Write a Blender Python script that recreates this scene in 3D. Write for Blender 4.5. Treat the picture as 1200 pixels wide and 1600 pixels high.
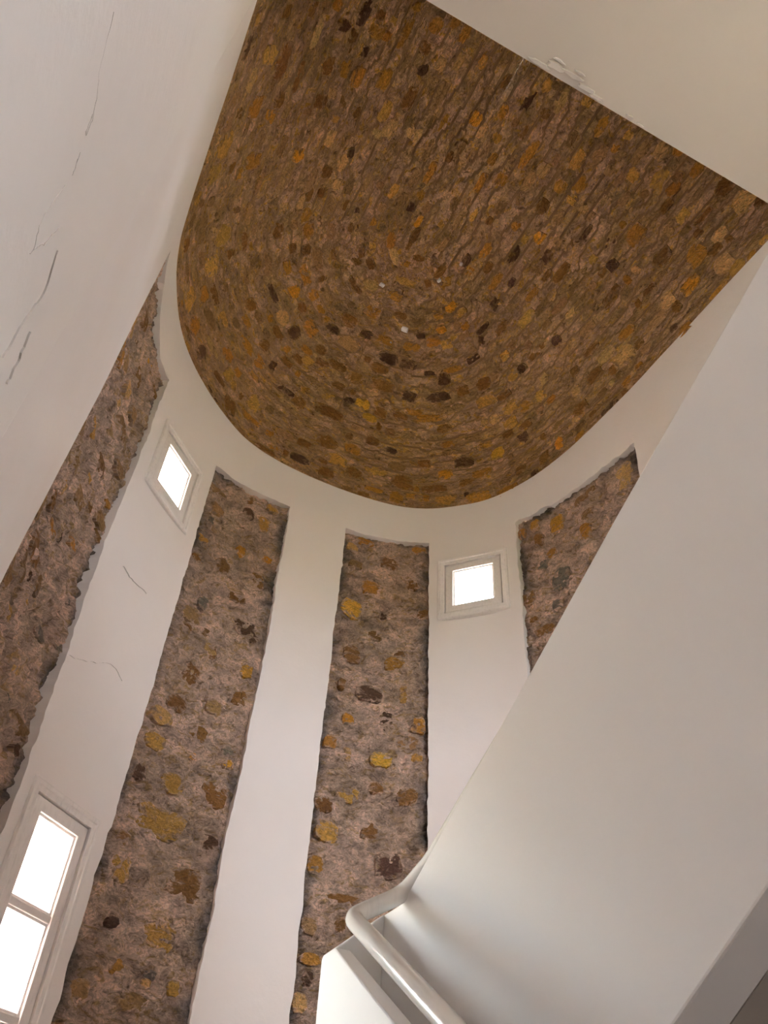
import bpy, bmesh, math, random
import numpy as np
from mathutils import Matrix, Vector
from mathutils.geometry import delaunay_2d_cdt

for o in list(bpy.data.objects): bpy.data.objects.remove(o, do_unlink=True)
scene = bpy.context.scene
COL = scene.collection
random.seed(7)
rng = np.random.default_rng(7)

# ---------------------------------------------------------------- camera, sky, exposure
EYE = 2.0                      # eye height above the lower floor; the numbers below are written relative to the eye
cam_data = bpy.data.cameras.new('camera')
cam = bpy.data.objects.new('camera', cam_data); COL.objects.link(cam)
cam_data.sensor_fit = 'VERTICAL'; cam_data.sensor_height = 24.0
cam_data.lens = 24.0 * 1246.52 / 1600.0
cam_data.clip_start = 0.02
_r = Vector((0.896819, -0.438385, 0.049812)); _d = Vector((0.337405, 0.590949, -0.720693)); _f = Vector((0.286480, 0.676205, 0.692396))
cam.matrix_world = Matrix(((_r.x, -_d.x, -_f.x, 0), (_r.y, -_d.y, -_f.y, 0), (_r.z, -_d.z, -_f.z, EYE), (0, 0, 0, 1)))
scene.camera = cam

world = bpy.data.worlds.new('sky'); scene.world = world; world.use_nodes = True
bg = world.node_tree.nodes['Background']
bg.inputs['Color'].default_value = (0.87, 0.94, 1.0, 1)
bg.inputs['Strength'].default_value = 5.0
sun_data = bpy.data.lights.new('sun', 'SUN'); sun_data.energy = 20.0; sun_data.angle = 0.009; sun_data.color = (1.0, 0.93, 0.82)
sun = bpy.data.objects.new('sun', sun_data); COL.objects.link(sun); sun.location = (0, -20, 25)
sun.rotation_euler = Vector((-0.08, -0.25, -0.965)).to_track_quat('-Z', 'Y').to_euler()   # high: it lights the ground outside and does not reach in through the deep windows
scene.view_settings.view_transform = 'Standard'; scene.view_settings.look = 'None'
scene.view_settings.gamma = 1.0; scene.view_settings.use_curve_mapping = False
scene.view_settings.exposure = 3.35
scene.cycles.use_denoising = True
scene.cycles.max_bounces = 14; scene.cycles.diffuse_bounces = 10; scene.cycles.glossy_bounces = 4
scene.cycles.transparent_max_bounces = 12
scene.cycles.caustics_reflective = False; scene.cycles.caustics_refractive = False
scene.cycles.sample_clamp_indirect = 12.0

# ---------------------------------------------------------------- helpers
def lin(c): return tuple((v/255/12.92 if v/255 <= 0.04045 else ((v/255+0.055)/1.055)**2.4) for v in c)
def tag(o, label=None, cat=None, group=None, kind=None):
    if label: o['label'] = label
    if cat: o['category'] = cat
    if group: o['group'] = group
    if kind: o['kind'] = kind
    return o
def empty(name, loc):
    o = bpy.data.objects.new(name, None); COL.objects.link(o)
    o.location = (loc[0], loc[1], loc[2]+EYE); o.empty_display_size = 0.1
    bpy.context.view_layer.update()
    return o
def mk(name, V, F, m, parent=None, smooth=None, col=None, center=True, flow=None):
    """one mesh object from vertices in eye-relative metres; its origin goes to the middle of its bounds"""
    V = np.asarray(V, float).copy(); V[:, 2] += EYE
    c = (V.min(0)+V.max(0))/2 if center else np.zeros(3)
    me = bpy.data.meshes.new(name); me.from_pydata((V-c).tolist(), [], [tuple(int(i) for i in f) for f in F])
    if smooth is not None:
        me.polygons.foreach_set('use_smooth', [bool(smooth)]*len(me.polygons) if not hasattr(smooth, '__len__') else [bool(s) for s in smooth])
    if col is not None:
        a = me.color_attributes.new('Col', 'FLOAT_COLOR', 'POINT')
        cc = np.ones((len(V), 4)); cc[:, :np.shape(col)[-1]] = col; a.data.foreach_set('color', cc.ravel())
    if flow is not None:
        a = me.attributes.new('flow', 'FLOAT_VECTOR', 'POINT'); a.data.foreach_set('vector', np.asarray(flow, float).ravel())
    me.materials.append(m); me.update()
    o = bpy.data.objects.new(name, me); COL.objects.link(o)
    if parent is not None:
        o.parent = parent
        pl = np.array(WORLD_LOC.get(parent.name, tuple(parent.location)))
        o.location = tuple(c-pl)
    else: o.location = tuple(c)
    WORLD_LOC[o.name] = tuple(c)
    return o
WORLD_LOC = {}
def grid_faces(nu, nv):
    i = np.arange((nu-1)*(nv-1)); a = (i//(nv-1))*nv + i % (nv-1)
    return np.stack([a, a+nv, a+nv+1, a+1], 1)
def hash3(ix, iy, iz, seed):
    h = (ix.astype(np.int64)*374761393 + iy.astype(np.int64)*668265263 + iz.astype(np.int64)*2147483647 + seed*1274126177) & 0xffffffff
    h = ((h ^ (h >> 13))*1274126177) & 0xffffffff; h = ((h ^ (h >> 16))*2246822519) & 0xffffffff
    return ((h ^ (h >> 15)) & 0xffff)/65535.0
def vnoise(P, seed=0):
    P = np.asarray(P, float); i = np.floor(P).astype(np.int64); f = P-i; f = f*f*(3-2*f); out = 0
    for dx in (0, 1):
        for dy in (0, 1):
            for dz in (0, 1):
                w = (f[:, 0] if dx else 1-f[:, 0])*(f[:, 1] if dy else 1-f[:, 1])*(f[:, 2] if dz else 1-f[:, 2])
                out = out + w*hash3(i[:, 0]+dx, i[:, 1]+dy, i[:, 2]+dz, seed)
    return out*2-1
def fbm(P, scale, octaves=3, seed=0, gain=0.5):
    P = np.asarray(P, float)*scale; out = 0; a = 1.0
    for k in range(octaves):
        out = out + a*vnoise(P+17.3*k, seed+k); a *= gain; P = P*2.03
    return out
def prism_x(poly, x0, x1):
    """polygon in (y, z) drawn out along x"""
    n = len(poly); V = [(x0, y, z) for y, z in poly]+[(x1, y, z) for y, z in poly]
    F = [tuple(range(n)), tuple(range(2*n-1, n-1, -1))]+[(i, i+n, (i+1) % n+n, (i+1) % n) for i in range(n)]
    return V, F
def fix_normals(o):
    bm = bmesh.new(); bm.from_mesh(o.data); bmesh.ops.recalc_face_normals(bm, faces=bm.faces); bm.to_mesh(o.data); bm.free(); return o
def bevel(o, w, seg=2):
    m = o.modifiers.new('edge', 'BEVEL'); m.width = w; m.segments = seg; m.limit_method = 'ANGLE'; m.angle_limit = math.radians(35); return o
def box(x0, x1, y0, y1, z0, z1):
    return prism_x([(y0, z0), (y1, z0), (y1, z1), (y0, z1)], x0, x1)
def tube(path, radii, n=14, squash=None):
    P = np.array(path, float); V = []; F = []
    T = np.gradient(P, axis=0); T /= np.linalg.norm(T, axis=1)[:, None]
    up = np.array([0, 0, 1.0])
    for k in range(len(P)):
        sx = np.cross(T[k], up); sx /= np.linalg.norm(sx)+1e-9; u = np.cross(sx, T[k])
        for j in range(n):
            a = 2*math.pi*j/n; V.append(P[k]+radii[k]*(math.cos(a)*sx+math.sin(a)*u*(squash[k] if squash is not None else 1)))
    for k in range(len(P)-1):
        for j in range(n): F.append((k*n+j, k*n+(j+1) % n, (k+1)*n+(j+1) % n, (k+1)*n+j))
    F.append(tuple(range(n))); F.append(tuple(range(len(V)-1, len(V)-1-n, -1)))
    return V, F

# ---------------------------------------------------------------- materials
def mat(name):
    m = bpy.data.materials.new(name); m.use_nodes = True; nt = m.node_tree
    return m, nt, nt.nodes['Principled BSDF'], nt.nodes.new, nt.links.new
def plaster_material(name, base, stain, rough=0.62, bump=0.12, seedv=0.0, stain_amt=0.5):
    m, nt, b, N, Lk = mat(name)
    tc = N('ShaderNodeTexCoord'); mp = N('ShaderNodeMapping'); mp.inputs['Location'].default_value = (seedv, seedv*2, 0); Lk(tc.outputs['Object'], mp.inputs['Vector'])
    n1 = N('ShaderNodeTexNoise'); n1.inputs['Scale'].default_value = 1.6; n1.inputs['Detail'].default_value = 5; n1.inputs['Roughness'].default_value = 0.55; Lk(mp.outputs['Vector'], n1.inputs['Vector'])
    r1 = N('ShaderNodeValToRGB'); r1.color_ramp.elements[0].position = 0.42; r1.color_ramp.elements[1].position = 0.72
    r1.color_ramp.elements[0].color = (*base, 1); r1.color_ramp.elements[1].color = (*tuple(base[i]*(1-stain_amt)+stain[i]*stain_amt for i in range(3)), 1)
    Lk(n1.outputs['Fac'], r1.inputs['Fac']); Lk(r1.outputs['Color'], b.inputs['Base Color'])
    n2 = N('ShaderNodeTexNoise'); n2.inputs['Scale'].default_value = 9; n2.inputs['Detail'].default_value = 6; n2.inputs['Roughness'].default_value = 0.6; Lk(mp.outputs['Vector'], n2.inputs['Vector'])
    n3 = N('ShaderNodeTexNoise'); n3.inputs['Scale'].default_value = 70; n3.inputs['Detail'].default_value = 3; Lk(mp.outputs['Vector'], n3.inputs['Vector'])
    ad = N('ShaderNodeMath'); ad.operation = 'MULTIPLY_ADD'; ad.inputs[1].default_value = 0.12; Lk(n3.outputs['Fac'], ad.inputs[0]); Lk(n2.outputs['Fac'], ad.inputs[2])
    bp = N('ShaderNodeBump'); bp.inputs['Strength'].default_value = bump; bp.inputs['Distance'].default_value = 0.02; Lk(ad.outputs[0], bp.inputs['Height']); Lk(bp.outputs['Normal'], b.inputs['Normal'])
    b.inputs['Roughness'].default_value = rough; b.inputs['Specular IOR Level'].default_value = 0.3
    return m
M_PLASTER = plaster_material('white_plaster', (0.84, 0.78, 0.762), (0.80, 0.715, 0.67), seedv=0.0)
M_PLASTER_L = plaster_material('white_plaster_left', (0.84, 0.785, 0.758), (0.81, 0.735, 0.69), bump=0.22, seedv=4.0)
M_PARAPET = plaster_material('parapet_plaster', (0.80, 0.785, 0.78), (0.78, 0.75, 0.725), rough=0.5, bump=0.06, seedv=9.0)
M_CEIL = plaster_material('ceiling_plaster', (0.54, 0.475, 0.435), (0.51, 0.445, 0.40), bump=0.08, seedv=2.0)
M_STEP = plaster_material('step_stone', (0.42, 0.38, 0.34), (0.34, 0.30, 0.26), bump=0.2, seedv=6.0)
M_GROUND_DARK = plaster_material('ground_dark', (0.10, 0.11, 0.06), (0.07, 0.08, 0.04), bump=0.2, seedv=8.0)  # unseen ground darkened to cut light bounced up through the back opening
M_GROUND = plaster_material('ground_earth', (0.46, 0.41, 0.35), (0.40, 0.35, 0.28), bump=0.2, seedv=3.0)
def simple(name, c, rough, spec=0.5):
    m, nt, b, N, Lk = mat(name)
    n = N('ShaderNodeTexNoise'); n.inputs['Scale'].default_value = 25; n.inputs['Detail'].default_value = 4
    mx = N('ShaderNodeMix'); mx.data_type = 'RGBA'; mx.inputs[6].default_value = (*c, 1); mx.inputs[7].default_value = (*tuple(v*0.88 for v in c), 1)
    rp = N('ShaderNodeValToRGB'); rp.color_ramp.elements[0].position = 0.5; rp.color_ramp.elements[1].position = 0.75
    Lk(n.outputs['Fac'], rp.inputs['Fac']); Lk(rp.outputs['Color'], mx.inputs[0]); Lk(mx.outputs[2], b.inputs['Base Color'])
    b.inputs['Roughness'].default_value = rough; b.inputs['Specular IOR Level'].default_value = spec
    return m
M_WOOD = simple('white_painted_wood', (0.84, 0.785, 0.765), 0.4)
M_RAIL = simple('white_gloss_rail', (0.82, 0.81, 0.79), 0.22)
M_CRACK = simple('crack_grey', (0.62, 0.57, 0.54), 0.9, 0.1)  # warm grey, darker than the plaster, on the crack ribbons
M_FLAKE = simple('flaking_paint', (0.66, 0.61, 0.57), 0.6, 0.3)
def glass():
    m, nt, b, N, Lk = mat('window_glass'); nt.nodes.remove(b); out = nt.nodes['Material Output']
    t = N('ShaderNodeBsdfTransparent'); g = N('ShaderNodeBsdfGlossy'); g.inputs['Roughness'].default_value = 0.03
    fr = N('ShaderNodeFresnel'); fr.inputs['IOR'].default_value = 1.3; ms = N('ShaderNodeMixShader')
    t.inputs['Color'].default_value = (0.96, 0.98, 0.97, 1)
    ge = N('ShaderNodeNewGeometry'); mu = N('ShaderNodeMath'); mu.operation = 'MULTIPLY_ADD'; mu.inputs[1].default_value = -1.0; mu.inputs[2].default_value = 1.0; Lk(ge.outputs['Backfacing'], mu.inputs[0]); m2 = N('ShaderNodeMath'); m2.operation = 'MULTIPLY'; Lk(fr.outputs[0], m2.inputs[0]); Lk(mu.outputs[0], m2.inputs[1]); Lk(m2.outputs[0], ms.inputs['Fac']); Lk(t.outputs[0], ms.inputs[1]); Lk(g.outputs[0], ms.inputs[2]); Lk(ms.outputs[0], out.inputs['Surface'])
    return m
M_GLASS = glass()
def masonry_material(name, is_stone, mort, smear=0.9):
    """mortar: lime mortar with grey-brown smears, and dark mottling painted in for relief shade, drawn out along the courses; stone: its own colour with mortar smeared over it in patches"""
    m, nt, b, N, Lk = mat(name)
    fl = N('ShaderNodeAttribute'); fl.attribute_name = 'flow'; at = N('ShaderNodeAttribute'); at.attribute_name = 'Col'
    def noise(s, d, r=0.6, dist=0.0, sx=1.0, sy=1.0):
        mp = N('ShaderNodeMapping'); mp.inputs['Scale'].default_value = (sx, sy, 1); Lk(fl.outputs['Vector'], mp.inputs['Vector'])
        n = N('ShaderNodeTexNoise'); n.inputs['Scale'].default_value = s; n.inputs['Detail'].default_value = d; n.inputs['Roughness'].default_value = r; n.inputs['Distortion'].default_value = dist
        Lk(mp.outputs['Vector'], n.inputs['Vector']); return n.outputs['Fac']
    def ramp(src, p0, p1, t0=0.0, t1=1.0):
        r = N('ShaderNodeMapRange'); r.inputs['From Min'].default_value = p0; r.inputs['From Max'].default_value = p1; r.inputs['To Min'].default_value = t0; r.inputs['To Max'].default_value = t1; Lk(src, r.inputs['Value']); return r.outputs['Result']
    def mix(f, a, c, blend='MIX'):
        x = N('ShaderNodeMix'); x.data_type = 'RGBA'; x.blend_type = blend
        if isinstance(f, float): x.inputs[0].default_value = f
        else: Lk(f, x.inputs[0])
        for k, v in ((6, a), (7, c)):
            if isinstance(v, tuple): x.inputs[k].default_value = (*v, 1)
            else: Lk(v, x.inputs[k])
        return x.outputs[2]
    def value(colr, f):
        hs = N('ShaderNodeHueSaturation'); Lk(colr, hs.inputs['Color']); Lk(f, hs.inputs['Value']); return hs.outputs['Color']
    nA = noise(4.5, 4); nB = noise(12, 6, 0.62, 1.6, 1.0, 1.6); nC = noise(30, 6, 0.68, 2.2, 1.0, 1.4); nD = noise(130, 3, 0.6); nE = noise(9, 5, 0.6, 2.5, 1.0, 1.7); nF = noise(8, 3, 0.5, 0.8, 1.0, 1.5)
    mo = mix(ramp(nA, 0.42, 0.60), mort[0], mort[1])
    mo = mix(ramp(nE, 0.52, 0.66), mo, mort[3])
    mo = mix(ramp(nB, 0.55, 0.72), mo, mort[2])  # dark mottling painted in for shade in the crevices
    mo = value(mo, ramp(nC, 0.30, 0.70, 0.5, 1.48)); mo = value(mo, ramp(nF, 0.32, 0.68, 0.66, 1.32))  # lighter and darker mottling makes up for weak relief shading
    if is_stone:
        st = value(at.outputs['Color'], ramp(nC, 0.28, 0.72, 0.5, 1.5))
        rim = N('ShaderNodeMath'); rim.operation = 'MULTIPLY_ADD'; rim.inputs[1].default_value = -0.13; Lk(at.outputs['Alpha'], rim.inputs[0]); Lk(nB, rim.inputs[2])
        rim2 = N('ShaderNodeMath'); rim2.operation = 'MULTIPLY_ADD'; rim2.inputs[1].default_value = 0.10; Lk(nC, rim2.inputs[0]); Lk(rim.outputs[0], rim2.inputs[2])
        colr = mix(ramp(rim2.outputs[0], 0.46, 0.60, 0.08, smear), st, mo)
    else: colr = mix(1.0, mo, at.outputs['Color'], 'MULTIPLY')
    Lk(colr, b.inputs['Base Color'])
    s1 = N('ShaderNodeMath'); s1.operation = 'MULTIPLY_ADD'; s1.inputs[1].default_value = 0.6; Lk(nC, s1.inputs[0]); Lk(nB, s1.inputs[2])
    s2 = N('ShaderNodeMath'); s2.operation = 'MULTIPLY_ADD'; s2.inputs[1].default_value = 0.2; Lk(nD, s2.inputs[0]); Lk(s1.outputs[0], s2.inputs[2])
    bp = N('ShaderNodeBump'); bp.inputs['Strength'].default_value = 0.9; bp.inputs['Distance'].default_value = 0.035; Lk(s2.outputs[0], bp.inputs['Height']); Lk(bp.outputs['Normal'], b.inputs['Normal'])
    b.inputs['Roughness'].default_value = 0.85; b.inputs['Specular IOR Level'].default_value = 0.25
    return m
MORTAR_VAULT, MORTAR_WALL = (((0.6, 0.365, 0.215), (0.47, 0.285, 0.12), (0.15, 0.07, 0.02), (0.57, 0.305, 0.055)), ((0.68, 0.47, 0.37), (0.53, 0.37, 0.275), (0.23, 0.138, 0.082), (0.45, 0.28, 0.135)))
M_MORTAR_V = masonry_material('vault_mortar', False, MORTAR_VAULT)
M_STONE_V = masonry_material('vault_stone', True, MORTAR_VAULT)
M_MORTAR_W = masonry_material('wall_mortar', False, MORTAR_WALL)
M_STONE_W = masonry_material('wall_stone', True, MORTAR_WALL, 0.95)

# ---------------------------------------------------------------- measured stones and cracks (distance along wall, height or spring angle, length, width, colour)
VAULT_STONES = """4.268 0.865 0.142 0.065 d;4.358 0.794 0.066 0.084 d;4.591 0.529 0.231 0.08 b;4.343 0.441 0.086 0.052 b;4.321 0.6 0.088 0.036 b;4.276 0.724 0.063 0.051 o;4.576 0.794 0.112 0.061 b;4.561 0.882 0.106 0.076 o;4.584 0.953 0.115 0.075 o;4.291 1.077 0.161 0.047 o;4.148 1.077 0.051 0.046 o;4.771 0.83 0.105 0.088 b;4.771 1.024 0.077 0.051 b;4.546 1.077 0.131 0.082 o;4.591 1.218 0.15 0.082 b;4.419 1.218 0.071 0.064 d;4.313 1.183 0.069 0.063 b;4.336 0.953 0.08 0.097 o;4.336 1.006 0.054 0.056 o;4.186 1.183 0.092 0.077 o;4.126 1.253 0.092 0.054 o;4.163 1.306 0.107 0.054 o;4.846 0.459 0.131 0.089 o;4.801 0.6 0.103 0.059 b;5.177 0.582 0.115 0.105 o;5.102 0.83 0.099 0.083 O;4.966 0.953 0.113 0.071 p;4.794 1.2 0.127 0.084 p;4.764 1.306 0.095 0.101 p;4.524 1.518 0.091 0.081 O;5.004 1.077 0.083 0.044 d;5.709 1.024 0.123 0.082 o;5.694 0.512 0.163 0.129 y;5.642 1.447 0.117 0.072 o;5.342 1.535 0.132 0.054 b;5.244 1.518 0.092 0.045 O;4.794 1.5 0.082 0.042 b;4.569 0.424 0.106 0.13 y;5.064 0.3 0.184 0.13 y;5.222 0.282 0.144 0.13 y;11.233 1.253 0.096 0.077 y;11.151 1.147 0.141 0.07 o;10.933 1.147 0.135 0.072 y;10.753 1.147 0.087 0.083 o;11.173 1.43 0.083 0.062 y;10.933 1.535 0.089 0.056 o;11.046 1.377 0.065 0.063 b;4.569 1.571 0.108 0.049 p;10.791 1.5 0.069 0.066 o;10.595 1.165 0.099 0.076 b;10.4 1.218 0.069 0.061 o;10.423 1.094 0.086 0.078 O;10.363 1.147 0.061 0.052 y;10.618 0.918 0.131 0.042 d;11.046 0.9 0.087 0.08 y;11.121 0.794 0.142 0.087 y;11.308 0.794 0.108 0.069 o;11.233 0.865 0.11 0.078 p;11.278 0.671 0.095 0.063 o;11.323 0.494 0.171 0.097 b;11.323 0.353 0.13 0.121 p;11.398 0.265 0.113 0.081 b;11.121 0.477 0.154 0.042 b;10.798 0.706 0.14 0.1 o;4.298 1.341 0.112 0.047 p;4.276 1.553 0.099 0.047 b;10.896 1.412 0.105 0.04 b;11.106 1.041 0.065 0.055 o;11.196 1.024 0.063 0.054 y;4.246 1.43 0.083 0.047 y;10.595 1.394 0.098 0.084 o;11.121 0.706 0.099 0.064 o;11.121 0.318 0.11 0.091 p;6.445 0.918 0.099 0.093 O;6.145 0.918 0.098 0.065 o;6.347 0.653 0.098 0.086 b;6.663 0.918 0.091 0.075 b;6.918 0.9 0.131 0.105 o;6.835 0.812 0.102 0.096 d;6.633 0.794 0.121 0.095 p;7.128 0.988 0.118 0.067 d;7.226 1.077 0.137 0.096 b;7.413 0.971 0.157 0.097 p;7.563 1.059 0.108 0.078 d;7.969 0.988 0.159 0.09 d;7.466 1.183 0.116 0.097 o;7.06 1.288 0.117 0.085 p;7.878 1.077 0.099 0.06 o;7.758 1.306 0.115 0.069 o;8.794 1.165 0.078 0.08 O;8.622 1.112 0.107 0.09 o;9.199 1.112 0.08 0.068 o;9.139 1.235 0.099 0.069 O;9.274 1.183 0.1 0.058 y;8.674 0.9 0.099 0.1 d;8.246 0.988 0.138 0.081 d;7.871 0.918 0.16 0.07 b;7.668 0.812 0.12 0.089 b;7.436 0.83 0.139 0.068 b;7.143 0.759 0.099 0.077 y;7.969 0.83 0.202 0.09 b;8.276 0.812 0.13 0.081 d;8.584 0.812 0.2 0.08 d;8.862 0.812 0.101 0.09 b;7.278 0.512 0.119 0.09 b;7.278 0.6 0.1 0.059 o;7.811 0.688 0.121 0.08 Y;7.548 0.547 0.24 0.09 b;7.916 0.618 0.122 0.061 Y;7.999 0.671 0.101 0.081 b;8.194 0.688 0.121 0.061 b;8.479 0.688 0.221 0.06 o;8.607 0.618 0.121 0.07 b;7.616 0.353 0.18 0.095 b;7.976 0.477 0.122 0.072 b;7.833 0.371 0.142 0.084 o;7.728 0.247 0.16 0.1 y;8.734 0.371 0.16 0.093 d;8.419 0.388 0.1 0.073 b;8.584 0.3 0.12 0.085 O;8.254 0.229 0.18 0.111 b;8.494 0.194 0.199 0.079 b;8.742 0.212 0.119 0.067 b;8.576 0.088 0.178 0.098 y;8.817 0.053 0.197 0.127 o;6.205 0.194 0.113 0.119 o;5.897 0.441 0.149 0.111 y;6.017 0.212 0.15 0.13 y;6.062 0.353 0.114 0.082 o;6.67 0.282 0.099 0.103 y;6.798 0.529 0.122 0.08 o;6.723 0.618 0.091 0.078 b;6.963 0.3 0.12 0.12 y;6.805 0.124 0.139 0.119 b;6.377 0.159 0.076 0.106 d;7.458 0.124 0.156 0.072 d;8.216 0.088 0.119 0.123 o;7.871 0.194 0.14 0.092 b;7.668 0.106 0.118 0.098 b;10.235 1.147 0.145 0.062 d;10.325 0.9 0.177 0.07 b;10.25 0.953 0.108 0.044 b;10.01 1.147 0.153 0.064 o;10.093 0.953 0.131 0.054 o;10.573 0.706 0.083 0.078 d;10.423 0.6 0.171 0.081 b;9.897 0.9 0.156 0.074 y;9.635 0.971 0.14 0.066 b;9.425 1.041 0.121 0.048 d;9.95 0.688 0.096 0.075 r;9.455 0.847 0.081 0.067 y;9.53 0.724 0.081 0.068 d;9.897 0.459 0.077 0.069 b;9.094 0.794 0.123 0.099 b;9.057 0.706 0.165 0.09 y;9.237 0.671 0.124 0.06 b;9.38 0.529 0.124 0.081 o;9.545 0.512 0.101 0.08 y;9.199 0.494 0.124 0.081 y;9.32 0.424 0.124 0.062 b;9.147 0.441 0.103 0.062 b;9.019 0.353 0.124 0.085 Y;9.169 0.141 0.102 0.073 b;9.53 0.124 0.08 0.102 O;9.387 0.106 0.101 0.104 b;9.042 0.0 0.181 0.128 o;10.085 0.477 0.147 0.048 b;10.348 0.371 0.138 0.068 o;10.806 0.512 0.154 0.087 b;10.956 0.353 0.131 0.13 o;10.828 0.247 0.134 0.1 O;11.046 0.159 0.125 0.13 p;11.053 0.282 0.098 0.066 b;11.091 0.053 0.108 0.109 y;10.243 0.265 0.175 0.117 p;10.145 0.371 0.162 0.08 p;10.663 0.3 0.11 0.108 p;9.995 0.335 0.149 0.083 b;9.785 0.229 0.135 0.092 b;10.67 0.0 0.122 0.099 o;10.693 0.212 0.07 0.084 b;10.07 1.077 0.076 0.051 r;5.304 1.024 0.071 0.044 b;5.567 1.235 0.076 0.051 b;10.776 1.253 0.1 0.079 p;6.032 1.359 0.094 0.058 y;6.16 1.306 0.087 0.051 b;5.927 0.953 0.085 0.059 b;5.972 1.024 0.093 0.066 b;5.079 1.059 0.122 0.071 p;5.522 1.535 0.093 0.036 b;10.318 1.412 0.113 0.042 y;5.334 0.971 0.1 0.044 b;5.334 1.165 0.088 0.03 b;6.1 1.165 0.094 0.044 b"""
WALL_STONES = """7.184 3.442 0.081 0.078 d;7.298 3.419 0.091 0.118 y;7.193 3.13 0.063 0.078 O;7.369 3.156 0.068 0.056 O;7.169 3.55 0.062 0.06 b;7.338 3.578 0.082 0.055 y;6.938 3.197 0.05 0.055 g;6.916 3.025 0.086 0.041 y;7.098 2.952 0.096 0.1 b;7.333 2.971 0.104 0.118 b;7.24 2.796 0.132 0.066 b;7.032 2.64 0.065 0.099 g;7.321 2.621 0.161 0.096 d;7.142 2.388 0.079 0.077 p;7.098 2.474 0.05 0.059 b;6.979 2.437 0.066 0.046 b;6.906 2.876 0.063 0.04 b;7.38 2.364 0.073 0.099 Y;7.075 2.204 0.096 0.126 b;7.031 2.009 0.131 0.093 b;7.372 2.183 0.094 0.107 b;7.153 2.376 0.073 0.081 b;7.355 2.574 0.125 0.06 d;6.962 1.77 0.132 0.084 y;7.186 1.778 0.05 0.04 O;7.368 1.867 0.073 0.061 g;7.374 1.805 0.067 0.054 Y;6.916 1.594 0.096 0.069 d;7.121 1.62 0.119 0.096 y;7.346 1.636 0.14 0.124 b;7.1 1.42 0.261 0.149 y;7.364 1.41 0.093 0.073 d;6.959 1.176 0.108 0.113 y;7.289 1.199 0.17 0.144 b;7.227 0.971 0.155 0.114 y;7.071 0.821 0.066 0.064 o;6.996 0.97 0.061 0.041 r;7.224 0.822 0.066 0.04 g;7.212 0.789 0.05 0.04 p;7.34 0.795 0.055 0.059 y;8.027 3.606 0.116 0.066 o;8.397 3.61 0.11 0.06 o;8.201 3.467 0.131 0.101 b;8.084 3.229 0.131 0.107 o;8.362 3.31 0.087 0.084 b;7.971 3.02 0.147 0.151 Y;8.182 3.016 0.05 0.077 d;8.432 3.07 0.075 0.092 b;8.138 2.859 0.086 0.073 b;8.001 2.688 0.112 0.127 b;8.272 2.681 0.125 0.106 o;8.298 2.763 0.072 0.04 b;8.124 2.445 0.162 0.109 d;8.329 2.482 0.052 0.122 y;8.014 2.252 0.07 0.071 O;8.243 2.285 0.085 0.115 d;8.421 2.282 0.084 0.116 o;7.926 2.093 0.077 0.077 o;8.219 2.047 0.124 0.088 Y;8.028 2.048 0.051 0.086 p;8.418 2.077 0.073 0.059 y;7.958 2.469 0.05 0.076 b;8.449 2.72 0.05 0.095 g;8.049 1.818 0.134 0.102 y;8.373 1.848 0.12 0.096 b;7.959 1.599 0.128 0.111 y;8.185 1.639 0.089 0.089 b;8.296 1.477 0.135 0.132 r;7.92 1.427 0.088 0.089 o;8.082 1.29 0.187 0.043 b;8.069 1.174 0.07 0.076 b;7.94 1.006 0.102 0.052 o;7.942 0.929 0.054 0.056 d;9.987 3.413 0.14 0.224 p;10.0 3.588 0.105 0.085 g;9.398 3.477 0.114 0.15 O;9.616 3.259 0.09 0.125 o;9.337 3.274 0.08 0.089 o;9.381 3.051 0.136 0.166 g;9.251 3.233 0.107 0.067 g;9.249 3.453 0.08 0.094 b;9.12 3.582 0.06 0.075 o;9.226 3.582 0.081 0.086 o;9.133 3.032 0.093 0.118 b;9.151 2.859 0.064 0.051 b;9.326 2.886 0.066 0.07 g;5.95 3.461 0.103 0.08 Y;5.622 2.549 0.151 0.04 y;6.123 3.431 0.102 0.059 b;6.106 2.558 0.076 0.04 o;6.137 2.374 0.084 0.04 b;5.952 2.151 0.098 0.04 o;5.96 2.39 0.085 0.04 b;5.833 2.448 0.092 0.04 y;5.799 2.072 0.069 0.04 d;5.664 1.76 0.05 0.04 d;6.157 1.982 0.092 0.045 g;5.998 1.732 0.119 0.043 g;6.172 1.794 0.087 0.05 g;5.607 1.56 0.108 0.04 y;6.163 1.325 0.068 0.045 d;5.741 1.71 0.102 0.04 y;5.964 1.415 0.057 0.04 g"""
CRACKS_LEFT = [([(3.48, 1.229), (3.527, 1.216), (3.563, 1.213), (3.617, 1.231), (3.653, 1.233), (3.665, 1.213)], 0.003), ([(3.56, 1.194), (3.56, 1.11), (3.553, 1.031), (3.551, 0.985)], 0.002), ([(3.606, 1.156), (3.627, 1.127), (3.619, 1.027), (3.613, 0.935), (3.615, 0.864)], 0.0025), ([(3.636, 1.228), (3.661, 1.204)], 0.003), ([(3.689, 1.197), (3.717, 1.177)], 0.004), ([(3.715, 1.141), (3.716, 1.073), (3.729, 1.04), (3.767, 1.03)], 0.003), ([(3.864, 1.187), (3.929, 1.157), (3.922, 1.1), (3.918, 1.032), (3.929, 0.963)], 0.003), ([(3.982, 1.107), (4.011, 1.072), (4.03, 1.016)], 0.003), ([(3.447, 0.836), (3.451, 0.813)], 0.004), ([(3.454, 0.902), (3.447, 0.836)], 0.002), ([(3.798, 1.169), (3.784, 1.077), (3.756, 1.013)], 0.002)]
CRACKS_FRONT = [([(6.236, 1.786), (6.3, 1.808), (6.364, 1.843), (6.431, 1.872), (6.501, 1.923), (6.565, 1.926), (6.629, 1.904)], 0.004), ([(6.374, 2.39), (6.463, 2.382), (6.611, 2.395)], 0.0025)]

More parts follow.
